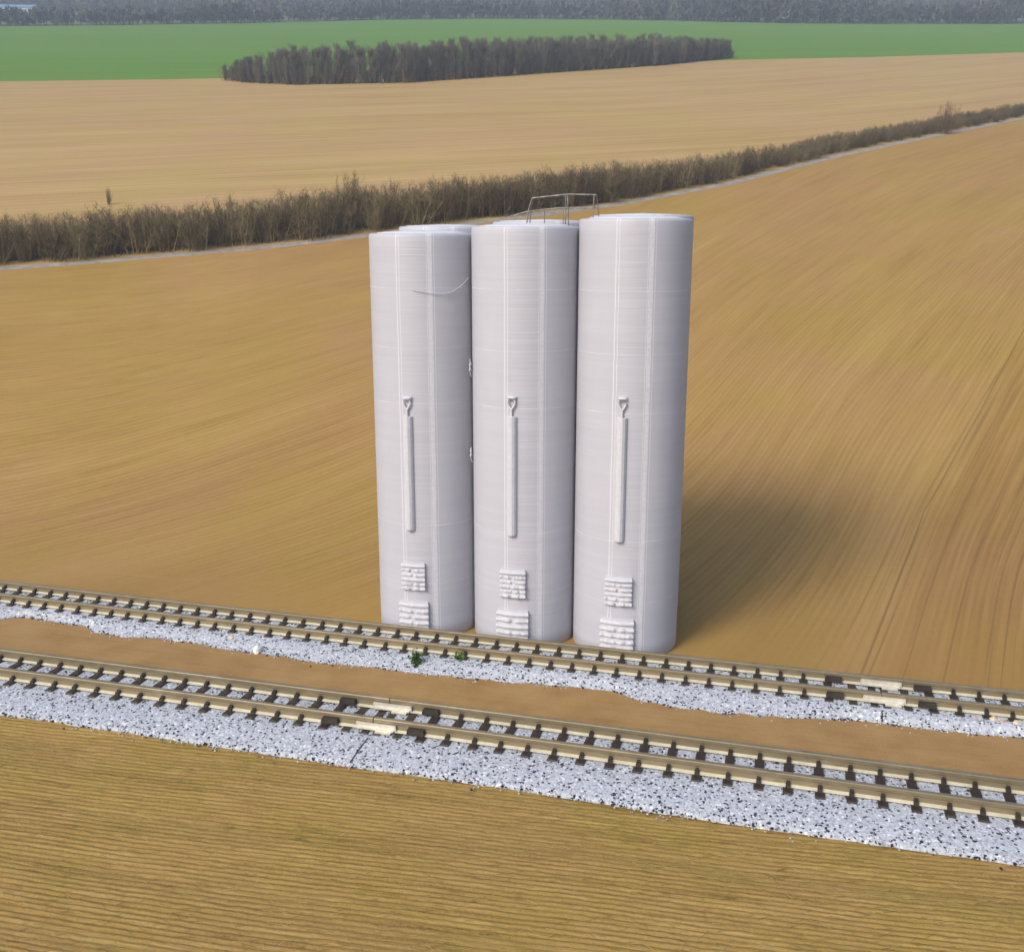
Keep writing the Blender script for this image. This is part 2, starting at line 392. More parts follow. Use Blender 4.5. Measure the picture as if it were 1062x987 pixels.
strip('bare_earth', B_front, B_back, 14, M['earth'], tr_flow)
strip('stubble_field', B_back, B_pn, 170, M['stubble'], near_flow, near_line, 1.25)
strip('farm_path', B_pn, B_pf, 4, M['path'], tr_flow)
strip('stubble_field', B_pf, B_gr, 90, M['stubble_far'], far_flow)
strip('green_field', B_gr, B_fo, 40, M['green'], lambda X, Y: (Y - .1 * X, X, np.ones_like(X)))
strip('hills', B_fo, B_end, 40, M['hills'], lambda X, Y: (Y, X, np.ones_like(X)))

# ploughed foreground with real furrows
def smooth_noise(P, cell, seed):
    """value noise on 2-D points"""
    r_ = np.random.default_rng(seed); g_ = r_.random((256, 256)); q = P / cell
    i = np.floor(q).astype(int); f_ = q - i; f_ = f_ * f_ * (3 - 2 * f_)
    a_ = g_[i[..., 0] % 256, i[..., 1] % 256]; b_ = g_[(i[..., 0] + 1) % 256, i[..., 1] % 256]
    c_ = g_[i[..., 0] % 256, (i[..., 1] + 1) % 256]; d_ = g_[(i[..., 0] + 1) % 256, (i[..., 1] + 1) % 256]
    return (a_ * (1 - f_[..., 0]) + b_ * f_[..., 0]) * (1 - f_[..., 1]) + (c_ * (1 - f_[..., 0]) + d_ * f_[..., 0]) * f_[..., 1]
gxs = np.concatenate([np.linspace(-160, -26, 60, endpoint=False), np.arange(-26, 22, .16), np.linspace(22, 140, 60)])
tv = np.concatenate([np.linspace(0, .45, 60, endpoint=False), np.linspace(.45, 1, 640)])
Yb = np.interp(gxs, [-160] + list(xs_) + [140], [line_y(FC, -60) + 22] + [line_y(FC, x) for x in xs_] + [line_y(FC, 60) - 10])
X = np.repeat(gxs[None], len(tv), 0); Y = -12 + (Yb[None] + 12) * tv[:, None]
wave = .5 * np.sin(X * .13 + 1) + .25 * np.sin(X * .31 + Y * .2)
U = Y + .185 * X + wave * .35; V = X
fur = 1 - (.5 + .5 * np.sin(U * 2 * math.pi / .20 + 2.2 * smooth_noise(np.stack([U * .5, V * .12], -1), 1., 3))) ** 3.5
amp = .012 + .06 * smooth_noise(np.stack([U * 1.2, V * .10], -1), 1., 5)
Z = fur * amp + .035 * smooth_noise(np.stack([U, V], -1), .16, 8) + .05 * (smooth_noise(np.stack([X, Y], -1), 2.2, 9) - .5)
dist_ = (Yb[None] - Y); Z = (Z - .08) * np.clip((dist_ - 2.0) / .8, 0, 1) - .012
m = len(gxs); n = len(tv); i = np.arange(n - 1)[:, None] * m + np.arange(m - 1)[None]
o = link('ploughed_field', mesh_np('ploughed_field', np.stack([X, Y, Z], -1).reshape(-1, 3), np.stack([i, i + 1, i + m + 1, i + m], -1).reshape(-1, 4), M['plough'], True,
    {'flow': ('FLOAT_VECTOR', np.stack([U, V, np.ones_like(U)], -1).reshape(-1, 3))}))
tag(o, kind='structure')

# ------------------------------------------------------------------ railway
def centreline(c, x0=-36, x1=30):
    x = np.linspace(x0, x1, 1321); y = line_y(c, x); P = np.stack([x, y], 1)
    s = np.concatenate([[0], np.cumsum(np.linalg.norm(np.diff(P, axis=0), axis=1))])
    t = np.gradient(P, axis=0); t /= np.linalg.norm(t, axis=1)[:, None]; nrm = np.stack([-t[:, 1], t[:, 0]], 1)
    return dict(P=P, s=s, t=t, n=nrm)
def at(C, s, t, z=0):
    s = np.asarray(s, float); t = np.asarray(t, float)
    px = np.interp(s, C['s'], C['P'][:, 0]); py = np.interp(s, C['s'], C['P'][:, 1])
    nx = np.interp(s, C['s'], C['n'][:, 0]); ny = np.interp(s, C['s'], C['n'][:, 1])
    return np.stack([px + nx * t, py + ny * t, np.broadcast_to(z, px.shape)], -1)
def to_st(C, pts):
    out = []
    for p_ in np.array(pts, float):
        dd = C['P'] - p_; k = np.argmin((dd**2).sum(1)); out.append((C['s'][k], -(dd[k] @ C['n'][k])))
    return np.array(out)
def s_of_x(C, x): return float(np.interp(x, C['P'][:, 0], C['s']))

ICO_V = None
def ico():
    p_ = (1 + 5**.5) / 2
    v_ = np.array([(-1, p_, 0), (1, p_, 0), (-1, -p_, 0), (1, -p_, 0), (0, -1, p_), (0, 1, p_), (0, -1, -p_), (0, 1, -p_), (p_, 0, -1), (p_, 0, 1), (-p_, 0, -1), (-p_, 0, 1)])
    f_ = np.array([(0, 11, 5), (0, 5, 1), (0, 1, 7), (0, 7, 10), (0, 10, 11), (1, 5, 9), (5, 11, 4), (11, 10, 2), (10, 7, 6), (7, 1, 8), (3, 9, 4), (3, 4, 2), (3, 2, 6), (3, 6, 8), (3, 8, 9), (4, 9, 5), (2, 4, 11), (6, 2, 10), (8, 6, 7), (9, 8, 1)])
    return v_ / np.linalg.norm(v_[0]), f_

BED_Z = .245
def ballast(C, edge_st, far_t, density, label, seam_s, seed, drop, edge_n):
    r_ = np.random.default_rng(seed)
    S_ = C['s'][::4]; te = np.interp(S_, edge_st[:, 0], edge_st[:, 1]) + (smooth_noise(np.stack([S_, S_ * 0], -1), .5, seed) - .5) * edge_n
    cols_ = []   # (t, z)
    inner = -1.35
    te = np.minimum(te, inner - .15)
    ft = far_t + (smooth_noise(np.stack([S_, S_ * 0 + 9], -1), .8, seed + 1) - .5) * .25
    for k, (t_, z_) in enumerate([(te - .02, -.03), (te, drop * .7), (te + .10, drop), (te * .5 + inner * .5, (drop + BED_Z) / 2 + .02), (te * 0 + inner, BED_Z), (te * 0 - .45, BED_Z), (te * 0 + .45, BED_Z), (te * 0 + 1.3, BED_Z), (ft, -.03)]):
        cols_.append(at(C, S_, t_, z_))
    G = np.stack(cols_, 1); m_ = G.shape[1]; n_ = len(S_)
    i = np.arange(n_ - 1)[:, None] * m_ + np.arange(m_ - 1)[None]
    F = np.stack([i, i + m_, i + m_ + 1, i + 1], -1).reshape(-1, 4)
    V0 = G.reshape(-1, 3)
    # loose stones
    N = int(density * (C['s'][-1]) * 4.2)
    s = r_.uniform(0, C['s'][-1], N); e_ = np.interp(s, S_, te); f_ = np.interp(s, S_, ft)
    t = e_ - .03 + (f_ - .1 - e_) * r_.random(N)
    z = np.where(t < inner, drop + (BED_Z - drop) * np.clip((t - e_ - .1) / (inner - e_ - .1), 0, 1), np.where(t > 1.3, BED_Z * np.clip((f_ - t) / (f_ - 1.3), 0, 1), BED_Z - .01))
    z = np.where(t < e_ + .08, drop * .75 + 0 * z, z)
    # a darker row of stones strung along the lower edge
    E = int(C['s'][-1] * 5); se = r_.uniform(0, C['s'][-1], E); t_e = np.interp(se, S_, te) - .03 + r_.normal(0, .03, E)
    s = np.concatenate([s, se]); t = np.concatenate([t, t_e]); z = np.concatenate([z, np.full(E, drop * .4)])
    Q = int(C['s'][-1] * 7); sq_ = r_.uniform(0, C['s'][-1], Q); s = np.concatenate([s, sq_]); t = np.concatenate([t, np.interp(sq_, S_, te) - r_.exponential(.10, Q)]); z = np.concatenate([z, np.full(Q, .015)])
    keep = np.abs(s - seam_s) > np.where(t < -1, .04, -1); s, t, z = s[keep], t[keep], z[keep]
    N = len(s)
    tone = r_.random(N); tone[-(E + Q):-Q] *= .11
    P = at(C, s, t, 0); P[:, 2] = z - .006 + .012 * (tone < .055)
    iv, jf = ico(); size = r_.uniform(.022, .040, N) * np.where(tone < .055, 1.35, 1)
    jit = r_.uniform(.7, 1.3, (N, 12, 1)); an = r_.random(N) * 6.283; ca, sa = np.cos(an), np.sin(an)
    sv = iv[None] * jit * np.stack([np.ones(N), r_.uniform(.7, 1.1, N), r_.uniform(.6, .95, N)], -1)[:, None] * size[:, None, None]
    sv = np.stack([sv[..., 0] * ca[:, None] - sv[..., 1] * sa[:, None], sv[..., 0] * sa[:, None] + sv[..., 1] * ca[:, None], sv[..., 2]], -1)
    VS = (sv + P[:, None]).reshape(-1, 3); FS = (jf[None] + (np.arange(N) * 12)[:, None, None]).reshape(-1, 3)
    me0 = np.concatenate([V0, VS])
    Ft = np.concatenate([F[:, [0, 1, 2]], F[:, [0, 2, 3]], FS + len(V0)])
    mi = np.concatenate([np.zeros(len(F) * 2, int), np.ones(len(FS), int)])
    # the dark seam between two roadbed lengths
    te_s = float(np.interp(seam_s, S_, te)); k0 = len(me0); sq = []
    for t_, z_ in ((te_s - .025, .0), (te_s + .08, drop + .008), (te_s * .5 + inner * .5, (drop + BED_Z) / 2 + .03), (inner, BED_Z + .008)):
        for ds in (-.022, .022): sq.append(at(C, seam_s + ds + .08 * (t_ - te_s) * .3, t_, z_))
    me0 = np.concatenate([me0, np.array(sq).reshape(-1, 3)])
    sf = []
    for k in range(3):
        a_ = k0 + 2 * k; sf += [(a_, a_ + 1, a_ + 3), (a_, a_ + 3, a_ + 2)]
    Ft = np.concatenate([Ft, np.array(sf)]); mi = np.concatenate([mi, np.full(len(sf), 2)])
    tn = np.concatenate([np.full(len(V0), .5), np.repeat(tone, 12), np.zeros(len(sq))])
    o = link('ballast', mesh_np('ballast', me0, Ft, [M['bed'], M['stone'], M['seam']], False, {'tone': ('FLOAT', tn)}, mi))
    tag(o, label, 'ballast', kind='stuff')

CF = centreline(FC); CB = centreline(BC)
JF = s_of_x(CF, -4.45); JB = s_of_x(CB, 13.3)
EF = to_st(CF, [(-36, 38.1), (-18.08, 32.69), (-10.66, 30.69), (-5.92, 29.37), (0, 27.82), (4.76, 26.40), (9.21, 25.20), (13.82, 24.0), (30, 19.6)])
EB = to_st(CB, [(-36, 45.4), (-22.5, 41.6), (-21.8, 41.8), (-21.0, 41.8), (-19.4, 41.1), (-18.4, 40.8), (-17.7, 40.1), (-16.2, 39.6), (-15.0, 39.5), (-13.1, 39.0), (-11.5, 38.3), (-9.4, 37.7), (-7.6, 37.0), (-6.5, 36.8), (-5.3, 36.6), (-3.9, 36.1), (-2.8, 35.9), (-1.4, 35.6), (0.4, 35.2), (2.6, 34.9), (4.1, 34.3), (4.7, 33.7), (5.8, 33.3), (7.5, 32.8), (10.3, 32.4), (12.7, 32.1), (14.5, 31.5), (17.2, 31.0), (30, 27.4)])
ballast(CF, EF, 1.75, 150, 'wide pale grey ballast bed with black specks under the front track', JF, 21, .10, .06)
ballast(CB, EB, 1.7, 150, 'pale speckled ballast with wavy earth edge under the track beside the silos', JB, 22, .03, .16)

def sleeper_mesh(g, hw):
    b = MB(); L = g / 2 + .22 + (.30 if g > 1.4 else .22)
    b.box((0, 0, .225), (.30, 2 * L + .06, .15), top=.95)
    for sgn in (-1, 1):
        for side in (-1, 1):
            y = sgn * g / 2 + side * .165
            b.box((0, y, .365), (.15, .15, .12), top=.85)
            b.box((0, sgn * g / 2 + side * .10, .43), (.13, .07, .10), top=.8)
    return mesh_np('sleeper', b.v, b.f, M['sleeper'])
def pair_mesh(g):
    b = MB(); L = g / 2 + .5
    for dx in (-.21, .21): b.box((dx, 0, .215), (.27, 2 * L, .13), top=.93)
    return mesh_np('sleeper', b.v, b.f, M['sleeper'])
def plain_mesh(g):
    b = MB(); b.box((0, 0, .215), (.29, g + 1.04, .13), top=.93); return mesh_np('sleeper', b.v, b.f, M['sleeper'])

def rail_piece(C, t, s0, s1, rh, parent):
    S_ = np.linspace(s0, s1, max(2, int((s1 - s0) / 1.0)))
    z0 = .30
    prof = [(-.17, z0), (-.17, z0 + .035), (-.07, z0 + .06), (-.055, z0 + rh * .55), (-.085, z0 + rh * .66), (-.09, z0 + rh - .02), (-.07, z0 + rh), (.07, z0 + rh), (.09, z0 + rh - .02), (.085, z0 + rh * .66), (.055, z0 + rh * .55), (.07, z0 + .06), (.17, z0 + .035), (.17, z0)]
    k = len(prof); V_ = np.concatenate([at(C, S_, t + a_ + 0 * S_, z_) for a_, z_ in prof]).reshape(k, len(S_), 3).transpose(1, 0, 2).reshape(-1, 3)
    F_, mi = [], []
    for i in range(len(S_) - 1):
        for j in range(k):
            F_.append([i * k + j, i * k + (j + 1) % k, (i + 1) * k + (j + 1) % k, (i + 1) * k + j]); mi.append(1 if j in (0, 1, 11, 12) else 0)
    F_.append(list(range(k))); mi.append(0); F_.append([(len(S_) - 1) * k + j for j in range(k)][::-1]); mi.append(0)
    o = link('rail', mesh_np('rail', V_ - np.array(parent.location), F_, [M['rail'], M['foot']], midx=mi), parent)
    return o

def track(C, g, rh, spacing, joint, s_ref, label):
    mid = at(C, C['s'][-1] / 2, 0); root = empty('railway_track', tuple(mid))
    tag(root, label, 'railway track', 'railway tracks')
    smax = C['s'][-1] - .4
    for sg in (-1, 1):
        rail_piece(C, sg * g / 2, .4, joint - .02, rh, root); rail_piece(C, sg * g / 2, joint + .02, smax, rh, root)
    me = sleeper_mesh(g, .2); pm = plain_mesh(g); dm = pair_mesh(g)
    def put(name, mesh_, s_, t_=0, z=0, jit=True):
        P = at(C, s_, t_, 0); tx = np.interp(s_, C['s'], C['t'][:, 0]); ty = np.interp(s_, C['s'], C['t'][:, 1])
        o = link(name, mesh_, root); o.location = Vector(P) - root.location; o.location.z = z
        o.rotation_euler = (0, 0, math.atan2(ty, tx) + (random.uniform(-.02, .02) if jit else 0)); return o
    s_list = []
    k = int((joint - 1.55) / spacing)
    s_list += [joint - 1.75 - spacing * q for q in range(0, k + 1) if joint - 1.75 - spacing * q > .6]
    s_list += [joint + 1.75 + spacing * q for q in range(0, 200) if joint + 1.75 + spacing * q < smax - .2]
    for s_ in sorted(s_list): put('sleeper', me, s_ + random.uniform(-.02, .02))
    put('sleeper', dm, joint, jit=False)
    for q in (-.92, .92): put('sleeper', pm, joint + q)
    cb = MB(); cb.box((0, 0, 0), (.62, .20, .17), top=.9); cm = mesh_np('rail_chair', cb.v, cb.f, M['sleeper'])
    fb = MB(); fb.box((0, 0, 0), (1.45, .07, .17), top=.97); fb.box((-.0, -.06, -.085), (1.3, .16, .04)); fb.box((.3, -.15, -.13), (.55, .14, .05))
    fm = mesh_np('fishplate', fb.v, fb.f, M['plate'])
    for sg in (-1, 1):
        for q in (-1.55, 1.55): put('rail_chair', cm, joint + q, sg * g / 2 - .16, .43, False)
        put('fishplate', fm, joint + .12, sg * g / 2 - .13, .44, False)
    return root
track(CF, 1.47, .38, .905, JF, 0, 'brassy railway track in front, running across a wide pale ballast bed')
track(CB, 1.36, .33, .855, JB, 0, 'brassy railway track running close past the feet of the three silos')

# ------------------------------------------------------------------ silos
YAW = -.262; SR = 2.135; SPC = 4.28
SC = np.array([.55, 40.52]); su = np.array([math.cos(YAW), math.sin(YAW)])
def wall_pt(a_, r_, z): return (r_ * math.sin(R(a_)), -r_ * math.cos(R(a_)), z)
def curved_box(b, a0, a1, r0, r1, z0, z1, n=6, bulge=0, wob=None):
    """box bent round the silo wall; bulge rounds its outer face"""
    vs = []; fs = []
    prof = [(r0, z0), (r1 - bulge, z0), (r1, z0 + (z1 - z0) * .3), (r1, z0 + (z1 - z0) * .7), (r1 - bulge, z1), (r0, z1)]; k = len(prof)
    for i in range(n + 1):
        a_ = a0 + (a1 - a0) * i / n; dw = wob(i) if wob else 0
        for j, (r_, z_) in enumerate(prof): vs.append(wall_pt(a_, r_ + (dw if 0 < j < 5 else 0), z_ + (dw * .4 if j else 0)))
    for i in range(n):
        for j in range(k): fs.append([i * k + j, (i + 1) * k + j, (i + 1) * k + (j + 1) % k, i * k + (j + 1) % k])
    fs.append(list(range(k))); fs.append([n * k + j for j in range(k)][::-1])
    b.add(vs, fs)

def vent(parent, zc, w_, h_, slats, aoff, seed, label=None):
    r_ = random.Random(seed); b = MB(); half = math.degrees(w_ / 2 / SR)
    curved_box(b, aoff - half, aoff + half, SR - .03, SR + .09, zc - h_ / 2, zc + h_ / 2, 8)
    sh = h_ / slats
    for k in range(slats):
        z0 = zc - h_ / 2 + k * sh + sh * .12
        ph = r_.random() * 6; amp = r_.uniform(.01, .035) * (0 if k == slats - 1 else 1)
        curved_box(b, aoff - half - .8, aoff + half + .3, SR + .03, SR + .185 + r_.uniform(-.02, .03), z0, z0 + sh * .58, 14, .05,
                   lambda i: amp * math.sin(i * 1.15 + ph) + r_.uniform(-.008, .008) - (.085 if amp > .012 and i in (6 + k % 2, 7 + k % 2) else 0) - (.04 if amp > .02 and i in (2, 11) else 0))
    o = b.build('vent', M['plastic'], parent)
    return o

def silo(k, h, label, sp):
    cx, cy = SC + (k - 1) * SPC * su
    root = empty('grain_silo', (cx, cy, 0), YAW); tag(root, label, 'grain silo', 'silos in the row')
    prof = [(SR - .03, 0), (SR, .06)] + [(SR, z) for z in np.linspace(.6, h - .5, 24)] + [(SR, h - .11), (SR - .012, h - .055), (SR - .04, h - .018), (SR - .09, h), (SR - .30, h + .012)]
    b = MB(); b.lathe(prof, 128); b.build('wall', M['silo'][k], root, True)
    b = MB(); b.lathe([(SR - .31, h - .02), (SR - .34, h + .03), (1.5, h + .07), (1.0, h + .10), (.4, h + .13), (.02, h + .14)], 96, cap=True)
    b.build('roof', M['roof'], root, True)
    # long flat-sided chute bar with a pointed foot
    z1, z0 = sp['bar']
    hw = .195; b = MB(); pr = [(-hw, .0), (-hw, -.12), (-hw * .72, -.21), (-hw * .25, -.27), (hw * .25, -.27), (hw * .72, -.21), (hw, -.12), (hw, .0)]; yb = -SR + .06
    lev = [(z0 - .16, .25, .10), (z0 - .05, .9, .0), (z0, 1, 0), (z1 - .02, 1, 0), (z1, .96, 0)]
    vs = []; fs = []
    for z, s_, sh in lev:
        for x, y in pr: vs.append((x * s_, yb + y * s_, z))
    n_ = len(pr)
    for i in range(len(lev) - 1):
        for j in range(n_ ): fs.append([i * n_ + j, i * n_ + (j + 1) % n_, (i + 1) * n_ + (j + 1) % n_, (i + 1) * n_ + j])
    fs.append(list(range(n_))[::-1]); fs.append([(len(lev) - 1) * n_ + j for j in range(n_)]); b.add(vs, fs)
    b.build('chute', M['plastic'], root)
    # forked bracket and knob above the chute
    b = MB(); y = -SR - .09; zk = z1 + .72
    b.tube([(0, y, z1 - .02), (0, y, z1 + .28)], .045, 8)
    b.tube([(0, y, z1 + .26), (-.10, y, z1 + .42), (-.15, y, z1 + .56), (-.10, y - .02, zk - .04)], [.045, .04, .035, .03], 7)
    b.tube([(0, y, z1 + .26), (.10, y, z1 + .42), (.15, y, z1 + .55)] + ([(.11, y - .02, zk - .04)] if k != 2 else []), [.045, .04, .035, .03][:4 if k != 2 else 3], 7)
    b.build('bracket', M['plastic'], root, True)
    b = MB(); vs_, fs_ = ico(); rr = random.Random(k)
    vs_ = [(v[0] * .22 * rr.uniform(.85, 1.15), -SR - .05 + v[1] * .17, zk + v[2] * .11 * rr.uniform(.8, 1.2)) for v in vs_]; b.add(vs_, fs_.tolist())
    b.build('knob', M['plastic'], root, True)
    vent(root, *sp['v1'], 6, sp['a1'], 10 + k); vent(root, *sp['v2'], 5, sp['a2'], 20 + k)
    return root
SP = [dict(bar=(9.42, 4.77), v1=(2.72, .92, 1.18), v2=(.98, 1.18, 1.28), a1=2.5, a2=2.0),
      dict(bar=(9.62, 4.87), v1=(2.80, .96, 1.18), v2=(1.0, 1.22, 1.30), a1=1.5, a2=1.0),
      dict(bar=(9.77, 4.97), v1=(2.88, .98, 1.18), v2=(1.06, 1.24, 1.32), a1=1.0, a2=.5)]
S0 = silo(0, 16.45, 'leftmost pale grey silo with a loose curled strand near its rim', SP[0])
S1 = silo(1, 16.72, 'middle pale grey silo, squeezed between the two others, railing on its roof', SP[1])
S2 = silo(2, 17.0, 'rightmost and tallest pale grey silo, its foot showing beside the track', SP[2])
# the second row stands behind and shows only its tops
for k, (h, lb) in enumerate(((16.72, 'pale grey silo of the back row, its top showing behind the leftmost front silo'), (16.92, 'pale grey silo of the back row, its top showing under the wire roof railing'),
                             (17.16, 'pale grey silo of the back row, just its rim showing behind the rightmost front silo'))):
    cx, cy = SC + (k - 1) * SPC * su + np.array([.75, 4.2])
    root = empty('grain_silo', (cx, cy, float(tz(cy))), YAW); tag(root, lb, 'grain silo', 'silos in the row'); hh = h - float(tz(cy))
    b = MB(); b.lathe([(SR - .03, -.4), (SR, .06)] + [(SR, z) for z in np.linspace(.6, hh - .5, 12)] + [(SR, hh - .11), (SR - .012, hh - .055), (SR - .04, hh - .018), (SR - .09, hh), (SR - .30, hh + .012)], 128); b.build('wall', M['silo'][2 - k], root, True)
    b = MB(); b.lathe([(SR - .31, hh - .02), (SR - .34, hh + .03), (1.2, hh + .06), (.02, hh + .10)], 96, cap=True); b.build('roof', M['roof'], root, True)
# stray strands
b = MB(); pts = []
for i in range(15):
    q = i / 14; a_ = 8 + q * 66; z = 14.35 - .16 * math.sin(q * 2.6) + .62 * max(0, q - .5)**1.3 * 2
    pts.append(wall_pt(a_, SR + .04 + .05 * math.sin(q * 3.1), z))
b.tube(pts, .016, 5); b.build('loose_strand', M['plastic'], S0)
b = MB()
for zc, n_ in ((10.9, 3), (7.4, 2)):
    for i in range(n_):
        b.tube([wall_pt(-66 + i, SR + .06, zc + i * .25), wall_pt(-62, SR + .16, zc + .28 + i * .2), wall_pt(-66, SR + .10, zc + .5 + i * .1)], .022, 5)
b.build('loose_strand', M['plastic'], S1)

# roof railing
rr_ = empty('roof_railing', (SC[0] + .38 * SPC * su[0], SC[1] + .38 * SPC * su[1], 0), YAW)
tag(rr_, 'thin wire guard railing standing on the middle and right silo roofs', 'railing')
zt = 17.88
def pipe(name, pts, r=.028):
    b = MB(); b.tube(pts, r, 7); return b.build(name, M['wire'], rr_, True)
xl, xm, xr = -1.55, .05, 1.15
pipe('top_rail', [(xl + .22, -.2, zt - .10), (xm, -.2, zt + .03), (xr, -.2, zt + .0)], .032)
pipe('top_rail', [(xm, -.2, zt + .02), (xm - .45, 1.3, zt - .02)], .026)
pipe('post', [(xl + .22, -.2, zt - .10), (xl + .08, -.2, zt - .5), (xl - .02, -.2, 16.75)])
pipe('post', [(xl + .24, -.18, zt - .12), (xl + .13, -.1, zt - .55), (xl + .08, -.05, 16.75)], .02)
pipe('post', [(xm, -.2, zt + .02), (xm + .04, -.2, 16.75)], .032)
pipe('post', [(xm - .33, 1.0, zt - .0), (xm - .33, 1.0, 16.75)], .024)
pipe('post', [(xr - .08, -.2, zt), (xr - .12, -.2, 16.75)], .024)
pipe('post', [(xr, -.15, zt), (xr + .02, .6, 16.75)], .016)
pipe('lower_rail', [(xl - 1.0, .3, 17.03), (xl - .1, .1, 17.28), (xm - .4, .2, 17.42), (xr - .05, .1, 17.43)], .026)
pipe('lower_rail', [(xl - .1, 1.0, 17.2), (xm - .2, 1.1, 17.4), (xr - .1, 1.0, 17.42)], .02)
pipe('post', [(xl + .62, .15, 17.36), (xl + .62, .15, 16.75)], .02)
pipe('post', [(xm - .25, .2, 17.43), (xm - .25, .2, 16.75)], .02)

# ------------------------------------------------------------------ small things on the ballast
def rock(x, y, z, size, mat, label, seed, flat=.7, group=None):
    r_ = np.random.default_rng(seed); iv, jf = ico()
    # one subdivision
    vs = [tuple(v) for v in iv]; cache = {}; fs = []
    def midp(a_, b_):
        k = (min(a_, b_), max(a_, b_))
        if k not in cache:
            q = np.array(vs[a_]) + np.array(vs[b_]); vs.append(tuple(q / np.linalg.norm(q))); cache[k] = len(vs) - 1
        return cache[k]
    for a_, b_, c_ in jf.tolist():
        u, v_, w_ = midp(a_, b_), midp(b_, c_), midp(c_, a_); fs += [[a_, u, w_], [u, b_, v_], [w_, v_, c_], [u, v_, w_]]
    V_ = np.array(vs) * r_.uniform(.78, 1.2, (len(vs), 1)) * np.array([size, size * r_.uniform(.65, .9), size * flat])
    o = link('rock', mesh_np('rock', V_, fs, mat), loc=(x, y, z + size * flat * .45), rot=(0, 0, r_.uniform(0, 6)))
    tag(o, label, 'rock', group)
rock(-10.3, 38.05, .02, .22, M['rock_white'], 'white stone lying at the earth edge of the back ballast', 1, .9)
rock(-11.6, 39.1, .10, .17, M['rock_tan'], 'tan stone on the back ballast, left of the white stone', 2)
rk = [(16.05, 31.98, .14, 'rock_pink', 'small pinkish stone beside the rail, apart at left of the stone cluster'), (16.6, 31.88, .20, 'rock_tan', 'tan stone, largest of the cluster by the rail at right'),
      (16.8, 31.66, .15, 'rock_pink', 'pinkish stone in the middle of the cluster by the rail at right'), (17.05, 31.75, .14, 'rock_brown', 'dark brown stone in the cluster by the rail at right'),
      (17.3, 31.62, .18, 'rock_tan', 'pale tan stone at the right end of the cluster by the rail')]
for i, (x, y, s_, m_, l_) in enumerate(rk): rock(x, y, .14, s_, M[m_], l_, 30 + i, group='coloured stones on the ballast')

def weed(x, y, z, h, w_, n_, label, seed):
    r_ = np.random.default_rng(seed); root = empty('weed_tuft', (x, y, z)); tag(root, label, 'weed', 'weeds on the ballast')
    V_, F_, tn = [], [], []
    for i in range(n_):
        c_ = np.array([r_.normal(0, w_ * .4), r_.normal(0, w_ * .4), abs(r_.normal(.5, .3)) * h])
        a_ = r_.random() * 6.28; e_ = r_.uniform(-.4, 1.0); L = r_.uniform(.05, .10); u = np.array([math.cos(a_) * math.cos(e_), math.sin(a_) * math.cos(e_), math.sin(e_)])
        v_ = np.cross(u, r_.normal(size=3)); v_ /= np.linalg.norm(v_); k = len(V_)
        V_ += [c_ - u * L, c_ + v_ * L * .5, c_ + u * L, c_ - v_ * L * .5]; F_.append([k, k + 1, k + 2, k + 3]); tn += [r_.random()] * 4
    link('leaves', mesh_np('leaves', V_, F_, M['leaf'], attrs={'tone': ('FLOAT', tn)}), root)
    b = MB()
    for i in range(6):
        a_ = i * 1.05; b.tube([(0, 0, -.05), (math.cos(a_) * w_ * .25, math.sin(a_) * w_ * .25, h * .4), (math.cos(a_) * w_ * .4, math.sin(a_) * w_ * .4, h * .85)], [.012, .01, .006], 5)
    me = mesh_np('stems', b.v, b.f, M['leaf'], attrs={'tone': ('FLOAT', [.2] * len(b.v))}); link('stems', me, root)
weed(-3.75, 36.55, .08, .55, .22, 260, 'taller olive weed tuft at the earth edge of the ballast', 5)
weed(-2.05, 36.85, .12, .32, .28, 220, 'low dark green weed tuft close under the rail', 6)

# ------------------------------------------------------------------ bare shrubs and trees
def prisms(P0, P1, r0, r1, k=3):
    d_ = P1 - P0; d_ = d_ / np.maximum(np.linalg.norm(d_, axis=1), 1e-6)[:, None]
    h_ = np.where(np.abs(d_[:, 2:]) > .9, np.array([[1., 0, 0]]), np.array([[0, 0, 1.]])); a_ = np.cross(d_, h_); a_ /= np.linalg.norm(a_, axis=1)[:, None]; b_ = np.cross(d_, a_)
    N = len(P0); V_ = np.zeros((N, 2 * k, 3))
    for j in range(k):
        q = 6.28318 * j / k; o_ = a_ * math.cos(q) + b_ * math.sin(q)
        V_[:, j] = P0 + o_ * r0[:, None]; V_[:, k + j] = P1 + o_ * r1[:, None]
    f_ = np.array([[j, (j + 1) % k, k + (j + 1) % k, k + j] for j in range(k)])
    F_ = (f_[None] + (np.arange(N) * 2 * k)[:, None, None]).reshape(-1, 4)
    return V_.reshape(-1, 3), F_, np.repeat(np.arange(N), 2 * k)

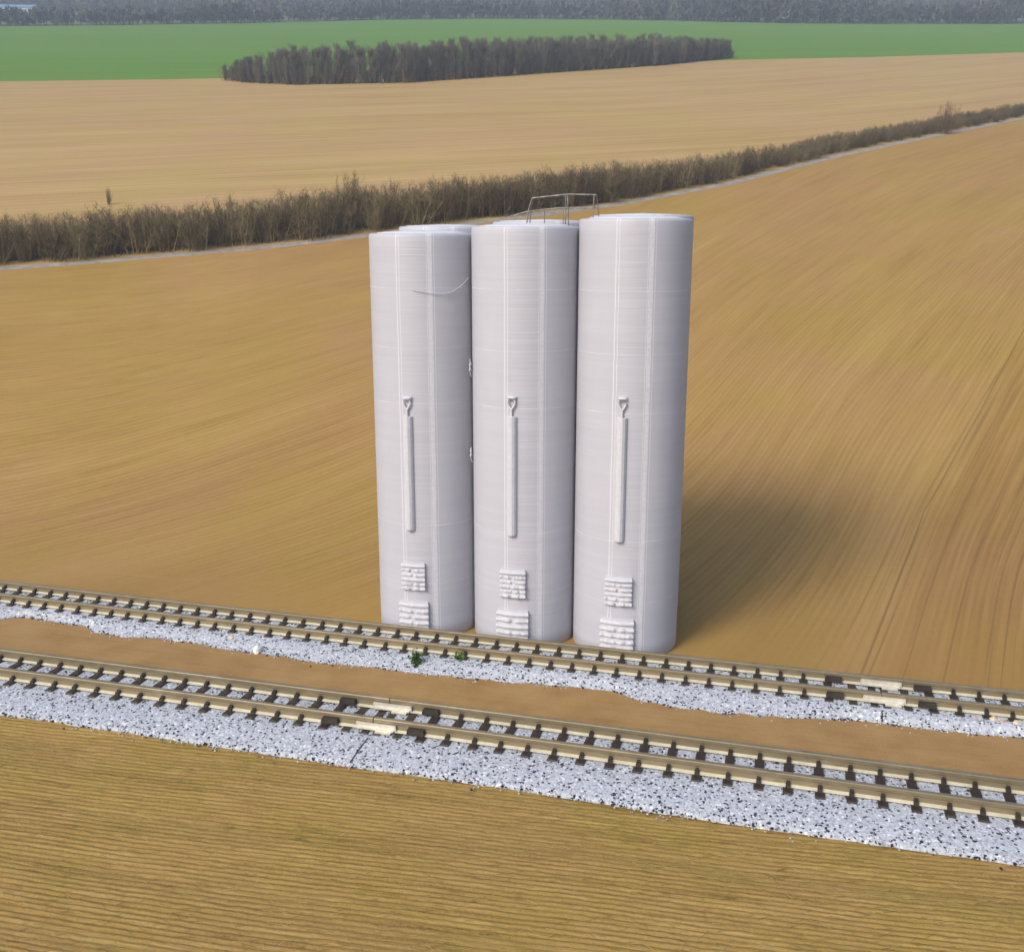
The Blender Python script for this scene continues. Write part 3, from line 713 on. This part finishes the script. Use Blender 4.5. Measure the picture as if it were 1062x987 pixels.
def branching(r_, base, tip, rad, nb, nt, blen, up, spread, lo=.06):
    """stems -> branches -> twigs; returns segment arrays"""
    P0, P1, A, B_ = [base], [tip], [rad], [rad * .4]
    n0 = len(base)
    q = r_.uniform(lo, 1, (n0, nb)); st = base[:, None] + (tip - base)[:, None] * q[..., None]
    L = blen * (1.15 - q * .6) * r_.uniform(.6, 1.2, q.shape)
    dr = r_.normal(0, spread, (n0, nb, 3)); dr[..., 2] = np.abs(dr[..., 2]) * .5 + up; dr /= np.linalg.norm(dr, axis=2)[..., None]
    en = st + dr * L[..., None]; st = st.reshape(-1, 3); en = en.reshape(-1, 3)
    rb = np.repeat(rad * .38, nb); P0.append(st); P1.append(en); A.append(rb); B_.append(rb * .5)
    n1 = len(st); q = r_.uniform(.25, 1, (n1, nt)); s2 = st[:, None] + (en - st)[:, None] * q[..., None]
    dr = r_.normal(0, spread * .9, (n1, nt, 3)); dr[..., 2] = np.abs(dr[..., 2]) * .5 + up * 1.1; dr /= np.linalg.norm(dr, axis=2)[..., None]
    e2 = s2 + dr * (blen * .55 * r_.uniform(.5, 1.2, q.shape))[..., None]
    rt = np.repeat(rb * .6, nt); P0.append(s2.reshape(-1, 3)); P1.append(e2.reshape(-1, 3)); A.append(rt); B_.append(rt * .5)
    return np.concatenate(P0), np.concatenate(P1), np.concatenate(A), np.concatenate(B_)

def shrub_mesh(seed, name='bare_shrub'):
    r_ = np.random.default_rng(seed); n_ = 26; H = 1.0
    base = np.stack([r_.normal(0, .13, n_), r_.normal(0, .12, n_), np.full(n_, -.03)], 1)
    tip = np.stack([base[:, 0] * 1.5 + r_.normal(0, .16, n_), base[:, 1] * 1.5 + r_.normal(0, .14, n_), r_.uniform(.55, 1.0, n_)], 1)
    P0, P1, A, B_ = branching(r_, base, tip, np.full(n_, .0085), 15, 5, .24, .5, .85)
    V_, F_, ix = prisms(P0, P1, A, B_); tn = np.clip(r_.normal(.45, .22, len(P0)) + r_.normal(0, .1), 0, 1)
    return mesh_np(name, V_, F_, M['shrub'], attrs={'tone': ('FLOAT', tn[ix])})
shr = [shrub_mesh(100 + i) for i in range(9)]
PFa = off_line(PN, 3.1)
seg = np.linalg.norm(np.diff(PFa, axis=0), axis=1); cs = np.concatenate([[0], np.cumsum(seg)])
# keep the stretch that shows, a little beyond the frame on both sides
i0 = 2; s_start = cs[2] + (cs[3] - cs[2]) * .35; s_end = cs[18] + (cs[19] - cs[18]) * .45
n_s = 286; sv = np.linspace(0, 1, n_s) ** 1.02
r_ = np.random.default_rng(55)
for i, q in enumerate(sv):
    s_ = s_start + (s_end - s_start) * q; x = np.interp(s_, cs, PFa[:, 0]); y = np.interp(s_, cs, PFa[:, 1])
    row = (i % 3) * 1.5; x += -.5 * row + r_.normal(0, .35); y += .86 * row + r_.normal(0, .35)
    h = np.interp(x, [-60, -20, 15, 30, 45, 80, 130], [4.8, 5.1, 4.7, 3.8, 3.1, 2.7, 2.4]) * r_.uniform(.82, 1.05)
    o = link('bare_shrub', shr[int(r_.integers(9))], loc=(x, y, float(tz(y)) - .05), rot=(0, 0, r_.uniform(0, 6.28)))
    wd = max(h, 3.3) * r_.uniform(.95, 1.25); o.scale = (wd, wd, h)
    tag(o, 'leafless brown shrub in the long hedgerow beside the pale farm path', 'shrub', 'bare shrubs of the hedgerow')
for (x, y, h, l_) in ((90.5, 222.4, 6.0, 'taller leafless shrub rising above the thin right end of the hedgerow'),
                      (-20.5, 133.5, 6.6, 'tall leafless shrub above the hedgerow just left of the silos'),
                      (-57.3, 149, 2.3, 'lone slight leafless shrub out in the far stubble field at left')):
    o = link('bare_shrub', shr[3], loc=(x, y, float(tz(y)) - .05), rot=(0, 0, x)); o.scale = (h * .7, h * .7, h) if h > 3.5 else (1.0, 1.0, h)
    tag(o, l_, 'shrub')

# grove of bare trees
def tree_meshes(seed):
    r_ = np.random.default_rng(seed); b = MB(); lean = r_.normal(0, .03, 2)
    b.tube([(0, 0, -.03), (lean[0] * .3, lean[1] * .3, .35), (lean[0], lean[1], .8), (lean[0] * 1.2, lean[1] * 1.2, 1.0)], [.017, .013, .007, .003], 7)
    tm = mesh_np('trunk', b.v, b.f, M['bark'], attrs={'tone': ('FLOAT', [r_.random()] * len(b.v))})
    n_ = 30; z_ = r_.uniform(.0, .78, n_); base = np.stack([lean[0] * z_, lean[1] * z_, z_], 1); an = r_.random(n_) * 6.28; L = r_.uniform(.14, .3, n_) * (1.2 - z_ * .5)
    tip = base + np.stack([np.cos(an) * L * .6, np.sin(an) * L * .6, L * 1.0], 1)
    P0, P1, A, B_ = branching(r_, base, tip, np.full(n_, .0065), 9, 4, .16, 1.0, .8)
    V_, F_, ix = prisms(P0, P1, A, B_); tn = np.clip(r_.normal(.45, .22, len(P0)) + r_.normal(0, .15), 0, 1)
    return tm, mesh_np('crown', V_, F_, M['crown'], attrs={'tone': ('FLOAT', tn[ix])})
trees = [tree_meshes(300 + i) for i in range(7)]
GF = np.array([(-93.5, 349), (-84, 341), (-68.9, 333.5), (-33.7, 340.5), (9.8, 376.5), (54.8, 412.8), (91.7, 455)])
GB = np.array([(-92, 354), (-84, 362), (-68, 372), (-33, 388), (9.8, 420), (54.8, 452), (93, 470)])
gl = np.concatenate([[0], np.cumsum(np.linalg.norm(np.diff(GF, axis=0), axis=1))])
r_ = np.random.default_rng(77); NG = 298
for i in range(NG):
    q = (i + r_.random()) / NG * gl[-1]; dpt = 0 if i % 3 == 0 else r_.random() ** 1.5
    f_ = np.array([np.interp(q, gl, GF[:, 0]), np.interp(q, gl, GF[:, 1])]); b_ = np.array([np.interp(q, gl, GB[:, 0]), np.interp(q, gl, GB[:, 1])])
    p_ = f_ + (b_ - f_) * dpt + r_.normal(0, .6, 2)
    h = np.interp(q, gl, [4.5, 8, 10.8, 11.6, 11.2, 10.4, 7.8]) * r_.uniform(.86, 1.03)
    root = empty('bare_tree', (p_[0], p_[1], float(tz(p_[1])) - .1), r_.uniform(0, 6.28))
    tag(root, 'slim leafless grey tree crowded in the grove at the green field edge', 'tree', 'bare trees of the grove')
    tm, cm = trees[int(r_.integers(7))]
    for nm, me in (('trunk', tm), ('crown', cm)):
        o = link(nm, me, root); wd = h * r_.uniform(.9, 1.25) if nm == 'crown' else h; o.scale = (wd, wd, h)

# low brush between the trunks of the grove
for i in range(150):
    q = (i + r_.random()) / 150 * gl[-1]; p_ = np.array([np.interp(q, gl, GF[:, 0]), np.interp(q, gl, GF[:, 1]) + 2.0]) + r_.normal(0, .9, 2)
    o = link('low_brush', shr[int(r_.integers(9))], loc=(p_[0], p_[1], float(tz(p_[1])) - .1), rot=(0, 0, r_.uniform(0, 6.28)))
    h = r_.uniform(2.6, 4.6); o.scale = (h * 1.1, h * 1.1, h)
    tag(o, 'low leafless brush filling the foot of the grove', 'shrub', 'brush at the foot of the grove')

# straw lying in the furrows
r_ = np.random.default_rng(91); n_ = 9000
sx = r_.uniform(-24, 20, n_); sy = 14 + (np.interp(sx, gxs, Yb) - 2.6 - 14) * r_.random(n_)
an = np.arctan(-.185) + r_.normal(0, .35, n_); L = r_.uniform(.05, .20, n_)
ci = np.clip(np.searchsorted(gxs, sx), 0, len(gxs) - 1); ri = np.clip(np.searchsorted(tv, (sy + 12) / (Yb[ci] + 12)), 0, len(tv) - 1); zz = Z[ri, ci] + .012
dv = np.stack([np.cos(an) * L, np.sin(an) * L, r_.normal(.01, .02, n_)], 1); c_ = np.stack([sx, sy, zz], 1)
V_, F_, ix = prisms(c_ - dv, c_ + dv, np.full(n_, .006), np.full(n_, .004))
M['straw'] = twig_mat('straw', [(0, (.10, .065, .025)), (.4, (.22, .15, .055)), (1, (.50, .38, .16))])
tag(link('straw', mesh_np('straw', V_, F_, M['straw'], attrs={'tone': ('FLOAT', r_.random(n_)[ix])})), 'thin yellow straw scattered along the furrows in the foreground', 'straw', kind='stuff')

# far woods, each belt reads as one mass
def wood(name, pts, depth, n_, hmin, hmax, label, seed, tone0=.45):
    r_ = np.random.default_rng(seed); P = np.array(pts, float); cl = np.concatenate([[0], np.cumsum(np.linalg.norm(np.diff(P, axis=0), axis=1))])
    q = r_.random(n_) * cl[-1]; x = np.interp(q, cl, P[:, 0]) + r_.normal(0, 3, n_); y = np.interp(q, cl, P[:, 1]) + depth * r_.random(n_) ** 1.3
    h = r_.uniform(hmin, hmax, n_) * (.72 + .5 * smooth_noise(np.stack([x, y], -1), 45., seed)); z = tz(y)
    k = 46; w_ = h * r_.uniform(.22, .4, n_); tt = np.clip(r_.normal(tone0, .2, n_), 0, 1)
    u = r_.normal(0, 1, (n_, k, 3)); u /= np.linalg.norm(u, axis=2)[..., None]; u *= r_.uniform(.35, 1, (n_, k, 1))
    c_ = np.stack([x, y, z + h * .56], 1)[:, None] + u * np.stack([w_, w_, h * .44], 1)[:, None]
    d1 = r_.normal(0, 1, (n_, k, 3)) * (h * .06)[:, None, None]; d2 = r_.normal(0, 1, (n_, k, 3)) * (h * .045)[:, None, None]; d1[..., 2] += (h * .09)[:, None]
    V_ = np.stack([c_ - d1, c_ + d2, c_ + d1, c_ - d2], 2).reshape(-1, 3); F_ = np.arange(len(V_)).reshape(-1, 4)
    tn = np.repeat(np.clip(np.repeat(tt[:, None], k, 1) + r_.normal(0, .14, (n_, k)), 0, 1).reshape(-1), 4)
    T0 = np.stack([x, y, z - .3], 1); T1 = np.stack([x, y, z + h * .8], 1)
    V2, F2, ix = prisms(T0, T1, h * .018, h * .006, 4)
    tn2 = np.repeat(tt * .6, 8)
    o = link(name, mesh_np(name, np.concatenate([V_, V2]), np.concatenate([F_, F2 + len(V_)]), M['forest'], attrs={'tone': ('FLOAT', np.concatenate([tn, tn2]))}))
    tag(o, label, 'wood', kind='stuff')
wood('far_wood', [(-420, 796), (-375, 800), (-296.9, 818.6), (-212.8, 860), (-118.1, 938)], 26, 420, 9, 14, 'nearer belt of bare wood along the left end of the green field', 401, .6)
wood('far_wood', [(-118.1, 938), (-26.7, 968), (91.3, 943), (203.7, 863), (272.8, 843), (392.6, 843), (480, 848)], 60, 900, 12, 18, 'long dark wood along the far edge of the green field, centre to right', 402, .4)
wood('far_wood', [(-560, 1180), (-380, 1150), (-250, 1080), (-130, 1060)], 120, 600, 10, 16, 'hazy wood behind the nearer belt on the upper left hillside', 403, .45)
wood('far_wood', [(-900, 1420), (-300, 1380), (200, 1250), (500, 1150), (800, 1120)], 200, 1500, 13, 20, 'hazy blue wood on the crest of the far hill', 404, .4)

# ------------------------------------------------------------------ far buildings
def shed(name, x, y, L, W, H, rh, rz, roof, label, cat):
    root = empty(name, (x, y, float(tz(y)) - .5), rz); tag(root, label, cat)
    b = MB(); b.box((0, 0, H / 2 - .5), (L, W, H + 1)); b.build('wall', M['shed_wall'], root)
    b = MB(); ov = .6
    b.add([(-L / 2 - ov, -W / 2 - ov, H), (L / 2 + ov, -W / 2 - ov, H), (L / 2 + ov, W / 2 + ov, H), (-L / 2 - ov, W / 2 + ov, H), (-L / 2 - ov, 0, H + rh), (L / 2 + ov, 0, H + rh)],
          [[0, 1, 5, 4], [2, 3, 4, 5], [0, 4, 3], [1, 2, 5], [0, 3, 2, 1]]); b.build('roof', M[roof], root)
    for k in range(3):
        b = MB(); b.box((-L * .3 + k * L * .3, -W / 2 - .02, H * .32), (L * .08, .12, H * .6)); b.build('door', M['house_roof'], root)
shed('warehouse', -470, 1010, 60, 22, 7, 4.5, .05, 'shed_roof', 'long low blue roofed shed among the hazy woods at upper left', 'building')
shed('farm_building', 66, 1150, 34, 14, 6, 4, .1, 'house_roof', 'pale roofed building among the far woods above the grove', 'building')
shed('farm_building', 205, 1010, 30, 12, 6, 4, -.1, 'house_roof', 'pale roofed building among the far woods at upper right', 'building')

# ------------------------------------------------------------------ haze
hz = MB(); x0, x1, y0, y1, z0, z1 = -2700, 2700, -130, 3000, -1.2, 440
hz.box(((x0 + x1) / 2, (y0 + y1) / 2, (z0 + z1) / 2), (x1 - x0, y1 - y0, z1 - z0))
hm = bpy.data.materials.new('haze'); hm.use_nodes = True; ht = hm.node_tree; ht.nodes.remove(ht.nodes['Principled BSDF'])
pv = ht.nodes.new('ShaderNodeVolumePrincipled'); pv.inputs['Color'].default_value = (.72, .83, 1.0, 1); pv.inputs['Density'].default_value = .00042; pv.inputs['Anisotropy'].default_value = 0
ht.links.new(pv.outputs[0], ht.nodes['Material Output'].inputs['Volume'])
try: hm.volume_intersection_method = 'FAST'
except Exception: pass
ho = hz.build('haze', hm); tag(ho, kind='stuff')
